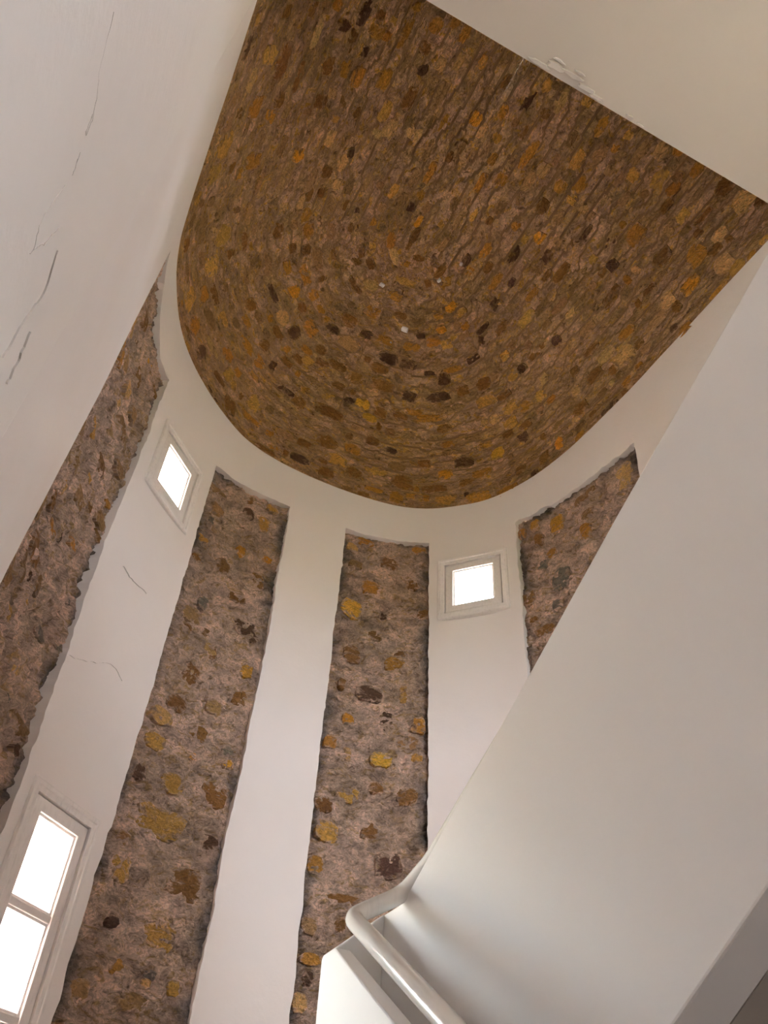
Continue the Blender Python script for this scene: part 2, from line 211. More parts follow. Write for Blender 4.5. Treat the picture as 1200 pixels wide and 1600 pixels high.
# ---------------------------------------------------------------- plan of the stairwell: left wall, rounded end, right wall
CP = np.array([(-.25, -3), (-.25, 2.0), (-.25, 2.35), (-.242, 2.53), (-.2, 2.76), (-.055, 3.13), (.215, 3.465), (.533, 3.715), (.8, 3.805), (1.02, 3.835), (1.254, 3.845), (1.543, 3.833), (1.779, 3.792), (1.955, 3.715), (2.106, 3.6), (2.267, 3.435), (2.395, 3.17), (2.470, 2.85), (2.503, 2.5), (2.52, 2.1), (2.52, 1.5), (2.52, -3)])
def plan_curve(CP, n=40):
    P = np.vstack([2*CP[0]-CP[1], CP, 2*CP[-1]-CP[-2]]); out = []
    for i in range(1, len(P)-2):
        p0, p1, p2, p3 = P[i-1:i+3]
        t0 = 0; t1 = t0+np.linalg.norm(p1-p0)**.5; t2 = t1+np.linalg.norm(p2-p1)**.5; t3 = t2+np.linalg.norm(p3-p2)**.5
        for t in np.linspace(t1, t2, n, endpoint=False):
            A1 = (t1-t)/(t1-t0)*p0+(t-t0)/(t1-t0)*p1; A2 = (t2-t)/(t2-t1)*p1+(t-t1)/(t2-t1)*p2; A3 = (t3-t)/(t3-t2)*p2+(t-t2)/(t3-t2)*p3
            B1 = (t2-t)/(t2-t0)*A1+(t-t0)/(t2-t0)*A2; B2 = (t3-t)/(t3-t1)*A2+(t-t1)/(t3-t1)*A3
            out.append((t2-t)/(t2-t1)*B1+(t-t1)/(t2-t1)*B2)
    out.append(P[-2]); return np.array(out)
Q = plan_curve(CP); S = np.concatenate([[0], np.cumsum(np.linalg.norm(np.diff(Q, axis=0), axis=1))])
QT = np.gradient(Q, axis=0); QT /= np.linalg.norm(QT, axis=1)[:, None]; QN = np.stack([QT[:, 1], -QT[:, 0]], 1)   # towards the room
def wallpt(s, z, d=0.0):
    s = np.asarray(s, float); nx = np.interp(s, S, QN[:, 0]); ny = np.interp(s, S, QN[:, 1])
    return np.stack([np.interp(s, S, Q[:, 0])+nx*d, np.interp(s, S, Q[:, 1])+ny*d, np.broadcast_to(z, s.shape)+0*s], -1)
def s_of_y_right(y): return float(S[-1]-(y+3.0)) if y < 1.5 else float(np.interp(-y, -Q[600:, 1], S[600:]))
RISE = 0.95; SPX, SPY = 1.13, 2.42; ZS = 4.0
def vaultpt(s, ph):
    s = np.asarray(s, float); ph = np.asarray(ph, float)
    x = np.interp(s, S, Q[:, 0]); y = np.interp(s, S, Q[:, 1]); sy = np.minimum(y, SPY); k = np.cos(ph)
    return np.stack([SPX+(x-SPX)*k*1.008, sy+(y-sy)*k*1.008, ZS+RISE*np.sin(ph)], -1)
def vaultframe(s, ph):
    e = 1e-3; p = vaultpt(s, ph); a = vaultpt(s+e, ph)-vaultpt(s-e, ph); c = vaultpt(s, ph+e)-vaultpt(s, ph-e)
    la = np.linalg.norm(a, axis=-1, keepdims=True); lc = np.linalg.norm(c, axis=-1, keepdims=True)
    a = a/np.maximum(la, 1e-9); c = c/np.maximum(lc, 1e-9)
    n = np.cross(a, c); n /= np.maximum(np.linalg.norm(n, axis=-1, keepdims=True), 1e-9)
    ctr = np.stack([np.full(np.shape(s), SPX), np.minimum(np.interp(s, S, Q[:, 1]), SPY), np.full(np.shape(s), 3.0)], -1)
    sg = np.sign(((ctr-p)*n).sum(-1, keepdims=True)); return p, a, c, n*sg

def vaultflow(s, ph):
    """distance along the course, distance up from the springing; each course starts with its own offset"""
    s = np.asarray(s, float); ph = np.asarray(ph, float); x = np.interp(s, S, Q[:, 0]); y = np.interp(s, S, Q[:, 1])
    k = np.floor((ph+.038*fbm(np.stack([s*1.0, ph*1.0, 0*s], -1).reshape(-1, 3), 5.0, 3, 90).reshape(np.shape(s)))/.062); r = 1.38*np.cos(np.clip((k+.5)*.062, 0, 1.54)); th = np.clip(np.arctan2(x-SPX, np.maximum(y-SPY, 0)), -np.pi/2, np.pi/2)
    u = th*r+np.sign(x-SPX)*np.maximum(SPY-y, 0)
    return np.stack([u+k*1.73, ph*1.18, np.where(x > SPX, 5.0, 0.0)], -1)
Z0 = -EYE
# ---------------------------------------------------------------- plastered walls with the stone strips and windows cut out
def jitter_line(pts, step=0.05, amp=0.006, seed=0):
    """polyline resampled with a ragged edge"""
    P = np.array(pts, float); out = []
    for a, c in zip(P[:-1], P[1:]):
        L = np.linalg.norm(c-a); n = max(1, int(round(L/step)))
        for k in range(n): out.append(a+(c-a)*k/n)
    out.append(P[-1]); out = np.array(out)
    T = np.gradient(out, axis=0); T /= np.linalg.norm(T, axis=1)[:, None]+1e-9; Nn = np.stack([T[:, 1], -T[:, 0]], 1)
    w = fbm(np.c_[out*1.0, np.full(len(out), seed*3.7)], 9.0, 5, seed, 0.8)*amp
    w[0] = w[-1] = 0
    return out+Nn*w[:, None]
def loop(*lines):
    out = []
    for l in lines: out += list(l[:-1])
    return np.array(out)
def inside(pt, poly):
    x, y = pt[:, 0][:, None], pt[:, 1][:, None]; a = poly; c = np.roll(poly, -1, 0)
    cr = ((a[:, 1] > y) != (c[:, 1] > y)) & (x < (c[:, 0]-a[:, 0])*(y-a[:, 1])/(c[:, 1]-a[:, 1]+1e-12)+a[:, 0])
    return cr.sum(1) % 2 == 1
def sheet(outer, holes, ds, dz):
    """triangulate a polygon with holes in flat (s, z), with inner points so that it can bend"""
    pts = []; edges = []
    for L in [outer]+holes:
        b = len(pts); n = len(L); pts += [Vector((p[0], p[1])) for p in L]; edges += [(b+i, b+(i+1) % n) for i in range(n)]
    nb = len(pts); mn = outer.min(0); mx = outer.max(0)
    gs, gz = np.meshgrid(np.arange(mn[0]+ds/2, mx[0], ds), np.arange(mn[1]+dz/2, mx[1], dz)); g = np.stack([gs.ravel(), gz.ravel()], 1)
    ok = inside(g, outer)
    for h in holes: ok &= ~inside(g, h)
    pts += [Vector(p) for p in g[ok]]
    V, E, F, *_ = delaunay_2d_cdt(pts, edges, [], 0, 1e-5)
    V = np.array([(v.x, v.y) for v in V]); F = np.array(F); c = V[F].mean(1)
    ok = inside(c, outer)
    for h in holes: ok &= ~inside(c, h)
    return V, F[ok]
def plaster(name, outer, holes, mapf, m, thick=0.05, ds=0.06, dz=0.3, amp=0.003, parent=None):
    V, F = sheet(outer, holes, ds, dz); n = len(V)
    d = fbm(np.c_[V*[1.0, 0.6], np.zeros(n)], 2.2, 3, 5)*amp
    P = mapf(V[:, 0], V[:, 1], d)
    cnt = {}
    for f in F:
        for a, c in ((f[0], f[1]), (f[1], f[2]), (f[2], f[0])): cnt.setdefault((min(a, c), max(a, c)), []).append((a, c))
    bd = [v[0] for v in cnt.values() if len(v) == 1]
    B = mapf(V[:, 0], V[:, 1], np.full(n, -thick))
    allV = np.vstack([P, P, B]); FF = [tuple(f) for f in F]+[(a+n, c+n, c+2*n, a+2*n) for a, c in bd]
    sm = [True]*len(F)+[False]*len(bd)
    return mk(name, allV, FF, m, parent, smooth=sm, center=False)

ST = {  # each strip: left edge, top edge, right edge, in (distance along the wall, height)
 1: ([(4.8, -.10), (4.95, .5), (5.105, 1.33), (5.265, 2.4), (5.37, 3.64)], [(5.37, 3.64), (5.60, 3.68), (5.78, 3.62), (6.0, 3.565), (6.19, 3.615)], [(6.19, 3.615), (6.184, 2.284), (6.218, 1.784), (6.242, 1.156), (6.25, -.10)]),
 2: ([(6.812, -.10), (6.818, .62), (6.832, 1.54), (6.839, 2.3), (6.837, 3.566)], [(6.837, 3.566), (7.1, 3.62), (7.449, 3.647)], [(7.449, 3.647), (7.462, 2.618), (7.441, 1.445), (7.432, .718), (7.43, -.10)]),
 3: ([(7.87, -.10), (7.87, .8), (7.865, 1.8), (7.865, 3.655)], [(7.865, 3.655), (8.15, 3.66), (8.463, 3.668)], [(8.463, 3.668), (8.475, 2.6), (8.486, 1.91), (8.49, -.10)]),
 4: ([(9.095, -.10), (9.094, 2.55), (9.089, 3.671)], [(9.089, 3.671), (9.6, 3.625), (10.12, 3.572)], [(10.12, 3.572), (10.11, 3.30), (10.11, -.10)])}
RAG = {1: .010, 2: .006, 3: .004, 4: .006}
strip_loops = {}
for k, (l, t, r) in ST.items():
    amp = RAG[k]
    strip_loops[k] = loop(jitter_line(l, .03, amp if k != 1 else .004, 10*k), jitter_line(t, .03, .006 if k != 4 else .012, 10*k+1), jitter_line(r, .03, amp, 10*k+2), jitter_line([r[-1], l[0]], .2, 0, 10*k+3))
WIN = {1: (6.30, 6.757, 2.915, 3.408), 2: (8.527, 9.013, 3.003, 3.495), 3: (6.305, 6.762, 0.126, 1.296)}
win_loops = []
for k, (s0, s1, z0, z1) in WIN.items():
    i = 0.035; a, c, e, g = s0+i, s1-i, z0+i, z1-i
    win_loops.append(loop(jitter_line([(a, e), (a, g)], .1, 0), jitter_line([(a, g), (c, g)], .05, 0), jitter_line([(c, g), (c, e)], .1, 0), jitter_line([(c, e), (a, e)], .05, 0)))
SL, SR = 4.2, 10.7
outer = loop(jitter_line([(SL, Z0), (SL, ZS)], .3, 0), jitter_line([(SL, ZS), (SR, ZS)], .04, 0), jitter_line([(SR, ZS), (SR, Z0)], .3, 0), jitter_line([(SR, Z0), (SL, Z0)], .04, 0))
wall_front = plaster('wall_front', outer, list(strip_loops.values())+win_loops, wallpt, M_PLASTER, thick=0.075, ds=0.05, dz=0.22)
tag(wall_front, 'rounded end wall of white plaster with four bare stone strips', kind='structure')
YB = -2.2
def flat_wall(name, s0, s1, m, label):
    o_ = loop(jitter_line([(s0, Z0), (s0, ZS)], .3, 0), jitter_line([(s0, ZS), (s1, ZS)], .3, 0), jitter_line([(s1, ZS), (s1, Z0)], .3, 0), jitter_line([(s1, Z0), (s0, Z0)], .3, 0))
    return tag(plaster(name, o_, [], wallpt, m, thick=0.2, ds=0.09, dz=0.09, amp=0.004), label, kind='structure')
wall_left = flat_wall('wall_left', YB+3.0, SL, M_PLASTER_L, 'tall white plastered wall with fine cracks beside the lower stairs')
wall_right = flat_wall('wall_right', SR, s_of_y_right(YB), M_PLASTER, 'white plastered wall beside the upper stairs')

# ---------------------------------------------------------------- stones
def blob(n, L, W, seed, sq=4.5):
    """irregular rounded outline in metres, n points"""
    rs = np.random.default_rng(seed); a = np.arange(n)*2*np.pi/n+rs.uniform(-.12, .12, n)
    r = (np.abs(np.cos(a))**sq+np.abs(np.sin(a))**sq)**(-1/sq)*rs.uniform(.84, 1.06, n)
    return np.stack([np.cos(a)*r*L/2, np.sin(a)*r*W/2], 1)
def stone_geo(place, L, W, h, seed, n=10, dip=-0.03):
    """place(u, v, d) -> points; rim below the mortar, shoulder and a lumpy domed face"""
    o_ = blob(n, L, W, seed); rs = np.random.default_rng(seed+99)
    hh = h+rs.uniform(-.004, .004, n)
    V = np.vstack([place(o_[:, 0]*1.02, o_[:, 1]*1.02, np.full(n, dip)), place(o_[:, 0], o_[:, 1], hh-0.004), place(o_[:, 0]*.62, o_[:, 1]*.62, hh+rs.uniform(-.002, .004, n)), place(np.zeros(1), np.zeros(1), np.array([h+rs.uniform(-.003, .005)]))])
    F = [(i, (i+1) % n, (i+1) % n+n, i+n) for i in range(n)]+[(i+n, (i+1) % n+n, (i+1) % n+2*n, i+2*n) for i in range(n)]+[(i+2*n, (i+1) % n+2*n, 3*n) for i in range(n)]
    return V, F
def orient(V, F, c_out):
    """flip faces if the face centre does not look along c_out"""
    V = np.asarray(V); f = F[-1]; nrm = np.cross(V[f[1]]-V[f[0]], V[f[2]]-V[f[0]])
    return F if (nrm*c_out).sum() > 0 else [tuple(reversed(f)) for f in F]
def stone_flow(V, base, fr):
    P0, e1, e2, _ = [q[0] for q in fr]; D = np.asarray(V)-P0
    return np.stack([base[0]+D@e1, base[1]+D@e2, np.full(len(D), base[2]+.37)], -1)
def with_rim(c, nv):
    a = np.ones((nv, 4)); a[:, :3] = c; n = (nv-1)//3; a[:2*n, 3] = 0; return a
GAIN = 1.6
PALETTE = {'o': (0.36, 0.165, 0.025), 'O': (0.5, 0.22, 0.02), 'y': (0.43, 0.23, 0.05), 'Y': (0.52, 0.265, 0.03), 'b': (0.19, 0.085, 0.02), 'd': (0.075, 0.033, 0.015), 'r': (0.09, 0.04, 0.03), 'p': (0.45, 0.27, 0.1), 'g': (0.14, 0.12, 0.095), 'm': (0.3, 0.17, 0.07), 'n': (0.22, 0.12, 0.045)}
def stone_col(c, seed, var=.16):
    rs = np.random.default_rng(seed); b_ = np.array(PALETTE[c]); return np.clip(GAIN*b_*rs.uniform(1-var, 1+var)*rs.uniform(.95, 1.05, 3), 0, .9)

# the vault: mortar bed and stones in courses
SV0, SV1 = 3.0+0.62, s_of_y_right(0.62)
ns, nph = 560, 140
gs = np.linspace(SV0, SV1, ns); gp = np.linspace(-0.035, np.pi/2, nph); A, Bp = np.meshgrid(gs, gp, indexing='ij'); A = A.ravel(); Bp = Bp.ravel()
def mortar_h(P, amp):
    lo = fbm(P, 7, 3, 3); hi = fbm(P*np.array([1, 1, 1.0]), 26, 4, 8, .62); rid = 1-np.abs(fbm(P, 15, 3, 21))*2
    return amp*(lo*.55+hi*.75-np.clip(rid-.45, 0, 1)*1.1)
p, a_, c_, n_ = vaultframe(A, np.minimum(Bp, np.pi/2-.004))
p = vaultpt(A, Bp)
d = mortar_h(p, .0085)
VM = p+n_*d[:, None]
tint = 1+0.10*fbm(p, 2.3, 3, 40)
ceiling = mk('ceiling', VM, grid_faces(ns, nph), M_MORTAR_V, smooth=True, col=np.repeat(tint[:, None], 3, 1), center=False, flow=vaultflow(A, Bp))
tag(ceiling, 'bare rubble stone vault with a half dome over the stairwell', kind='structure')
def vault_place(s, ph):
    P0, e1, e2, nn = [q[0] for q in vaultframe(np.array([s]), np.array([ph]))]
    l1 = np.linalg.norm(vaultpt(s+.01, ph)-vaultpt(s-.01, ph))/.02; l2 = np.linalg.norm(vaultpt(s, ph+.01)-vaultpt(s, ph-.01))/.02
    curved = l1 > .25 and ph < 1.45
    def place(u, v, d_):
        if curved:
            pp, _, _, n2 = vaultframe(s+u/l1, np.clip(ph+v/l2, -.03, np.pi/2-.01)); return pp+n2*d_[:, None]
        return P0+np.outer(u, e1)+np.outer(v, e2)+np.outer(d_, nn)
    return P0, nn, place
stones = []   # (s, ph, L, W, colour, manual)
for e in VAULT_STONES.split(';'):
    s, ph, L, W, c = e.split(); stones.append((float(s), float(ph), float(L), float(W), c, 1))
pos = [vaultpt(q[0], q[1]) for q in stones]; half = [q[2]*.5 for q in stones]
rs = np.random.default_rng(12)
arc = np.concatenate([[0], np.cumsum(np.hypot(1.38*np.diff(np.cos(gp[gp > -.01])), RISE*np.diff(np.sin(gp[gp > -.01]))))]); gpp = gp[gp > -.01]
h = .035
while h < arc[-1]-.02:
    rowh = rs.uniform(.055, .092); ph = float(np.interp(h, arc, gpp)); ss = np.linspace(SV0, SV1, 900); PP = vaultpt(ss, np.full(900, ph))
    cl = np.concatenate([[0], np.cumsum(np.linalg.norm(np.diff(PP, axis=0), axis=1))]); t = rs.uniform(0, .1)
    while t < cl[-1]-.05:
        L = rs.uniform(.08, .23) if rs.random() < .8 else rs.uniform(.05, .08)
        s = float(np.interp(t+L/2, cl, ss)); q = vaultpt(s, ph)
        # keep clear of the stones already set, and set the crown of the half dome sparsely
        dd = np.linalg.norm(np.array(pos)-q, axis=1)
        W = rowh*rs.uniform(.66, .92)
        if (dd > (np.array(half)*.68+L*.33)).all() and rs.random() < .95:
            c = rs.choice(list('mmmmnnbbooypd'))
            stones.append((s, ph+rs.normal(0, .006), L*.88, W, c, 0)); pos.append(q); half.append(L*.42)
        t += L+rs.uniform(.008, .03)
    h += rowh+rs.uniform(.004, .014)
def seen_size(q):
    v = vaultpt(q[0], q[1]); return (q[2]*q[3]/(v@v))*(3 if q[5] else 1)*(1 if v[1] > .8 else .1)
stones.sort(key=seen_size, reverse=True)
bulkV, bulkF, bulkC, bulkW = [], [], [], []; nb = 0
for i, q in enumerate(stones):
    P0, nn, place = vault_place(q[0], q[1]); hgt = rs.uniform(.005, .012) if q[5] else rs.uniform(.000, .009)
    V, F = stone_geo(place, q[2], q[3], hgt, i+1000, 10 if i < 300 else 8); F = orient(V, F, nn); col = with_rim(stone_col(q[4], i), len(V))
    if i < 300: mk('stone', V, F, M_STONE_V, ceiling, smooth=False, col=col, flow=stone_flow(V, vaultflow(q[0], q[1]), vaultframe(np.array([q[0]]), np.array([q[1]]))))
    else:
        bulkV.append(V); bulkF += [tuple(k+nb for k in f) for f in F]; bulkC.append(col); bulkW.append(stone_flow(V, vaultflow(q[0], q[1]), vaultframe(np.array([q[0]]), np.array([q[1]])))); nb += len(V)
if bulkV: tag(mk('small_stones', np.vstack(bulkV), bulkF, M_STONE_V, ceiling, smooth=False, col=np.vstack(bulkC), center=False, flow=np.vstack(bulkW)), kind='stuff')
for j, (s, ph, L) in enumerate(((8.134, 1.165, .055), (7.27, 1.324, .04), (9.25, 1.377, .032), (7.94, 1.077, .02), (9.99, 1.34, .03))):
    P0, nn, place = vault_place(s, ph); V, F = stone_geo(place, L, L*.75, .012, 5000+j, 8)
    tag(mk('plaster_fleck', V, orient(V, F, nn), M_PLASTER, ceiling, smooth=False), 'small white plaster fleck')

# the four bare strips: mortar bed and stones
wall_stones = [(float(s), float(z), float(L), float(W), c) for s, z, L, W, c in (e.split() for e in WALL_STONES.split(';'))]
GREY = np.array([.50, .58, .68]); WALL_GAIN = 0.95
def V_flow(V, q, k):
    e = wallpt(q[0]+.01, 0.0)-wallpt(q[0]-.01, 0.0); e /= np.linalg.norm(e); D = np.asarray(V)-wallpt(q[0], q[1])
    return np.stack([q[0]+D@e, q[1]+D[:, 2], np.full(len(D), 2.0*k+.37)], -1)
for k, lp in strip_loops.items():
    mn, mx = lp.min(0)-.035, lp.max(0)+.035
    nu = int((mx[0]-mn[0])/.0125); nv = int((mx[1]-mn[1])/.0125)
    u, v = np.meshgrid(np.linspace(mn[0], mx[0], nu), np.linspace(mn[1], mx[1], nv), indexing='ij'); u = u.ravel(); v = v.ravel()
    P = wallpt(u, v, 0.0); rough = .024; rec = -.022 if k > 1 else -.024
    d = mortar_h(P*np.array([1, 1, 1.25]), rough)
    l, t, r = (np.array(q) for q in ST[k])
    el = u-np.interp(v, l[:, 1], l[:, 0]); er = np.interp(-v, -r[:, 1], r[:, 0])-u; et = np.interp(u, t[:, 0], t[:, 1])-v
    ed = np.minimum(np.minimum(el if k != 1 else np.full(len(el), 9.), er), et*1.3)
    edge_n = fbm(P, 6, 3, 60+k)
    g = np.clip(1-(ed-.02)/(.055+.05*edge_n), 0, 1)*np.clip(.55+1.3*edge_n, 0, 1)
    P = wallpt(u, v, rec+np.clip(d, -.03, .02)-.012*np.clip(1-ed/.04, 0, 1)*(ed > -.2))
    tint = np.repeat((1+.12*fbm(P, 2.0, 3, 44))[:, None], 3, 1); tint = tint*(1-g[:, None])+GREY*g[:, None]*.75
    strip = mk('stone_strip', P, grid_faces(nu, nv), M_MORTAR_W, wall_front, smooth=True, col=tint, center=True, flow=np.c_[u, v, np.full(len(u), 2.0*k)])
    lab = {1: 'bare masonry strip beside the left wall', 2: 'bare masonry strip right of the two left windows', 3: 'bare masonry strip at the middle of the end wall', 4: 'bare masonry strip behind the upper stair parapet'}[k]
    strip['label'] = lab
    st = [q for q in wall_stones if inside(np.array([[q[0], q[1]]]), lp)[0]]
    z = 0.1; rr = np.random.default_rng(200+k)
    while z < 3.55:
        s = mn[0]+.04+rr.uniform(0, .1); rh = rr.uniform(.09, .15)
        while s < mx[0]-.05:
            L = rr.uniform(.08, .22)
            if inside(np.array([[s+L*.5, z]]), lp)[0] and inside(np.array([[s+L*.15, z], [s+L*.85, z]]), lp).all() and rr.random() < .75 and all(abs(q[0]-s-L/2) > (q[2]+L)*.5 or abs(q[1]-z) > (q[3]+rh*.7)*.5 for q in st):
                st.append((s+L/2, z, L*.9, rh*.68, rr.choice(list('mmmmnnbbpo'))))
            s += L+rr.uniform(.03, .1)
        z += rh+rr.uniform(.02, .05)
    for i, q in enumerate(st):
        def place(uu, vv, d_, q=q, rec=rec): return wallpt(q[0]+uu, q[1]+vv, rec+d_)
        V, F = stone_geo(place, q[2], q[3], rr.uniform(.002, .012), 3000*k+i, 12, -.02)
        nn = wallpt(q[0], q[1], 1.0)-wallpt(q[0], q[1], 0.0)
        mk('stone', V, orient(V, F, nn), M_STONE_W, strip, smooth=False, col=with_rim(stone_col(q[4], 77*k+i)*WALL_GAIN, len(V)), flow=V_flow(V, q, k))

# ---------------------------------------------------------------- windows
def portal(loc, nrm, w, h_):
    L = bpy.data.lights.new('daylight_portal', 'AREA'); L.shape = 'RECTANGLE'; L.size = w; L.size_y = h_; L.cycles.is_portal = True
    o = bpy.data.objects.new('daylight_portal', L); COL.objects.link(o); n3 = Vector(nrm)
    o.rotation_euler = (-n3).to_track_quat('Z', 'Y').to_euler() if False else n3.to_track_quat('-Z', 'Z').to_euler()
    o.location = (loc[0], loc[1], loc[2]+EYE); return o
def ring(frame, a0, a1, b0, b1, w, d0, d1, prof=None):
    """mitred rectangular moulding, outer a0..a1 x b0..b1, width w, from depth d0 (back) to d1 (front); prof = list of (inset, depth)"""
    prof = prof or [(0, d0), (0, d1), (w, d1), (w, d0)]; V = []; F = []
    for ins, dd in prof:
        for (x, y) in ((a0+ins, b0+ins), (a1-ins, b0+ins), (a1-ins, b1-ins), (a0+ins, b1-ins)): V.append(frame(x, y, dd))
    m_ = len(prof)
    for i in range(m_-1):
        for j in range(4): F.append((i*4+j, i*4+(j+1) % 4, (i+1)*4+(j+1) % 4, (i+1)*4+j))
    for j in range(4): F.append(((m_-1)*4+j, (m_-1)*4+(j+1) % 4, (j+1) % 4, j))
    return V, F
def window(k, label, panes, rdep=.40):
    s0, s1, z0, z1 = WIN[k]; A_ = wallpt(s0, 0)[:2]; B_ = wallpt(s1, 0)[:2]; L = np.linalg.norm(B_-A_); e = (B_-A_)/L; nn = np.array([e[1], -e[0]])
    root = empty('window_%d' % k, ((A_[0]+B_[0])/2, (A_[1]+B_[1])/2, z0)); tag(root, label, kind='structure'); WORLD_LOC[root.name] = tuple(root.location)
    def fr(x, z, d_): q = A_+e*x+nn*d_; return (q[0], q[1], z)
    def add(name, g, m, bv=.002, par=root):
        o = fix_normals(mk(name, g[0], g[1], m, par)); o.modifiers.new('edge', 'BEVEL').width = bv; o.modifiers['edge'].segments = 2; return o
    H_ = z1-z0
    # architrave: stepped moulding lying on the plaster
    add('architrave', ring(fr, 0, L, z0, z1, .06, 0, 0, [(0, -.03), (0, .004), (.006, .012), (.022, .012), (.026, .007), (.046, .005), (.047, -.004), (.047, -.032), (.064, -.032), (.064, -.05)]), M_WOOD, .0015)
    add('sash_frame', ring(fr, .053, L-.053, z0+.053, z1-.053, .050, -.065, -.003), M_WOOD, .003)
    gx0, gx1 = .103, L-.103; gz0, gz1 = z0+.103, z1-.103
    ph = (gz1-gz0-.028*(panes-1))/panes
    for i in range(panes):
        b0 = gz0+i*(ph+.028); b1 = b0+ph
        add('glazing_bead', ring(fr, gx0-.002, gx1+.002, b0-.002, b1+.002, .012, -.045, -.014), M_WOOD, .001)
        mk('glass_pane', [fr(gx0, b0, -.036), fr(gx1, b0, -.036), fr(gx1, b1, -.036), fr(gx0, b1, -.036), fr(gx0, b0, -.040), fr(gx1, b0, -.040), fr(gx1, b1, -.040), fr(gx0, b1, -.040)], [(0, 1, 2, 3), (7, 6, 5, 4), (0, 4, 5, 1), (1, 5, 6, 2), (2, 6, 7, 3), (3, 7, 4, 0)], M_GLASS, root)
        if i < panes-1:
            V = [fr(x, z, d_) for d_ in (-.05, -.008) for x, z in ((gx0-.004, b1), (gx1+.004, b1), (gx1+.004, b1+.028), (gx0-.004, b1+.028))]
            add('glazing_bar', (V, [(0, 1, 2, 3), (4, 5, 6, 7), (0, 1, 5, 4), (1, 2, 6, 5), (2, 3, 7, 6), (3, 0, 4, 7)]), M_WOOD, .003)
    # masonry reveal going out through the wall
    V = []; 
    for dd, gpad in ((-.055, .03), (-rdep, -.02)):
        for x, z in ((.03-(.03-gpad)*1, z0+gpad), (L-gpad, z0+gpad), (L-gpad, z1-gpad), (gpad, z1-gpad)): V.append(fr(max(min(x, L+.05), -.05), z, dd))
    mk('reveal', V, [(j, (j+1) % 4, (j+1) % 4+4, j+4) for j in range(4)], M_PLASTER, root)
    c = fr(L/2, (z0+z1)/2, -rdep-.02); portal(c, (nn[0], nn[1], 0), L+.05, H_+.05)
window(1, 'small square window high on the left of the end wall', 1)
window(2, 'small square window high on the right of the end wall', 1)
window(3, 'tall narrow window with stacked panes low at the left', 3, .65)

# ---------------------------------------------------------------- flat ceiling, lunette, back wall, floor, ground
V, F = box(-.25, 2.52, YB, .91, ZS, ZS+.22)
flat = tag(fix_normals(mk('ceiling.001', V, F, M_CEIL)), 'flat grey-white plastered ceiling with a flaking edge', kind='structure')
nfl = np.random.default_rng(4)
for j, (x, y, L, W) in enumerate(((.985, .90, .11, .022), (1.06, .872, .10, .03), (1.15, .868, .13, .02), (1.235, .885, .10, .028), (1.30, .897, .08, .02), (1.06, .845, .07, .012), (1.17, .845, .06, .014), (1.49, .893, .05, .016), (1.56, .90, .05, .012))):
    o_ = blob(12, L, W, 800+j, 2.2); o_ *= nfl.uniform(.75, 1.2, (12, 1)); y = min(y, .905-W*.45)
    Vt = np.c_[x+o_[:, 0], np.minimum(y+o_[:, 1], .909), np.full(12, ZS-.002)]; Vb = Vt.copy(); Vb[:, 2] -= .006+.010*np.clip((y-Vt[:, 1])/W+.5, 0, 1); Vb[:, :2] = (Vb[:, :2]-[x, y])*.85+[x, y]
    mk('paint_flake', np.vstack([Vt, Vb]), [tuple(range(12, 24))]+[(i, (i+1) % 12, (i+1) % 12+12, i+12) for i in range(12)], M_FLAKE, flat)
V, F = box(-.30, 2.57, .60, .66, ZS+.15, ZS+1.2); tag(fix_normals(mk('wall_lunette', V, F, M_PLASTER)), 'wall closing the vault above the flat ceiling', kind='structure')
fill_opening = np.array([(1.42, 2.0), (1.42, 3.1), (2.45, 3.1), (2.45, 2.0)])  # unseen opening added to send fill light to the end wall
o_ = np.array([(-.25, Z0-.01), (-.25, ZS), (2.52, ZS), (2.52, Z0-.01)])
wall_back = plaster('wall_back', o_, [fill_opening], lambda s, z, d_: np.stack([s, YB+d_+0*s, z], -1), M_PLASTER, thick=.25, ds=.3, dz=.3)
tag(wall_back, 'white back wall behind the viewer with an unseen opening added for fill light', kind='structure')
portal((1.935, YB-.26, 2.55), (0, 1, 0), 1.1, 1.15)
V, F = box(-.25, 2.52, YB-.25, 3.9, Z0-.15, Z0); tag(fix_normals(mk('floor', V, F, M_STEP)), 'stone floor at the foot of the stairs', kind='structure')
V, F = box(-400, 400, -400, -2.5, Z0-.35, Z0-.2); tag(fix_normals(mk('ground', V, F, M_GROUND_DARK)), 'ground behind the building, made dark to hold back bounced light', kind='structure')
V, F = box(-400, 400, -2.5, 400, Z0-.35, Z0-.2); tag(fix_normals(mk('ground', V, F, M_GROUND)), 'pale sunlit ground outside the end wall', kind='structure')

# ---------------------------------------------------------------- stairs
XL, XU = 1.00, 1.22
top_l = lambda y: .68-.597*(2.453-y); top_u = lambda y: .907+.5255*(2.419-y); bot_u = lambda y: .361+.57*(1.291-y)
# landing following the rounded wall
i0 = np.where((Q[:, 1] >= 2.42))[0]; ring_ = Q[i0][::6]; n = len(ring_)
V = np.vstack([np.c_[ring_, np.full(n, -.17)], np.c_[ring_, np.full(n, -.36)]]); F = [tuple(range(n)), tuple(range(2*n-1, n-1, -1))]+[(i, (i+1) % n, (i+1) % n+n, i+n) for i in range(n)]
tag(fix_normals(mk('landing', V, F, M_STEP)), 'stone half landing in the rounded end of the stairwell', 'landing')
def steps(y_start, z_start, dirn, n, rise, going, slab, x0, x1, z_min=None):
    poly = []; y, z = y_start, z_start
    for i in range(n):
        poly.append((y, z)); z2 = z+rise; poly.append((y, z2)); y += dirn*going; z = z2
    poly.append((y, z))
    if slab is None: poly += [(y, z_min), (y_start, z_min)]
    else: poly += [(y, slab(y)), (y_start, slab(y_start))]
    return prism_x(poly, x0, x1)
V, F = steps(-.68, Z0, 1, 11, (EYE-.17)/11, (2.42+.68)/11, None, -.242, XL-.001, Z0)
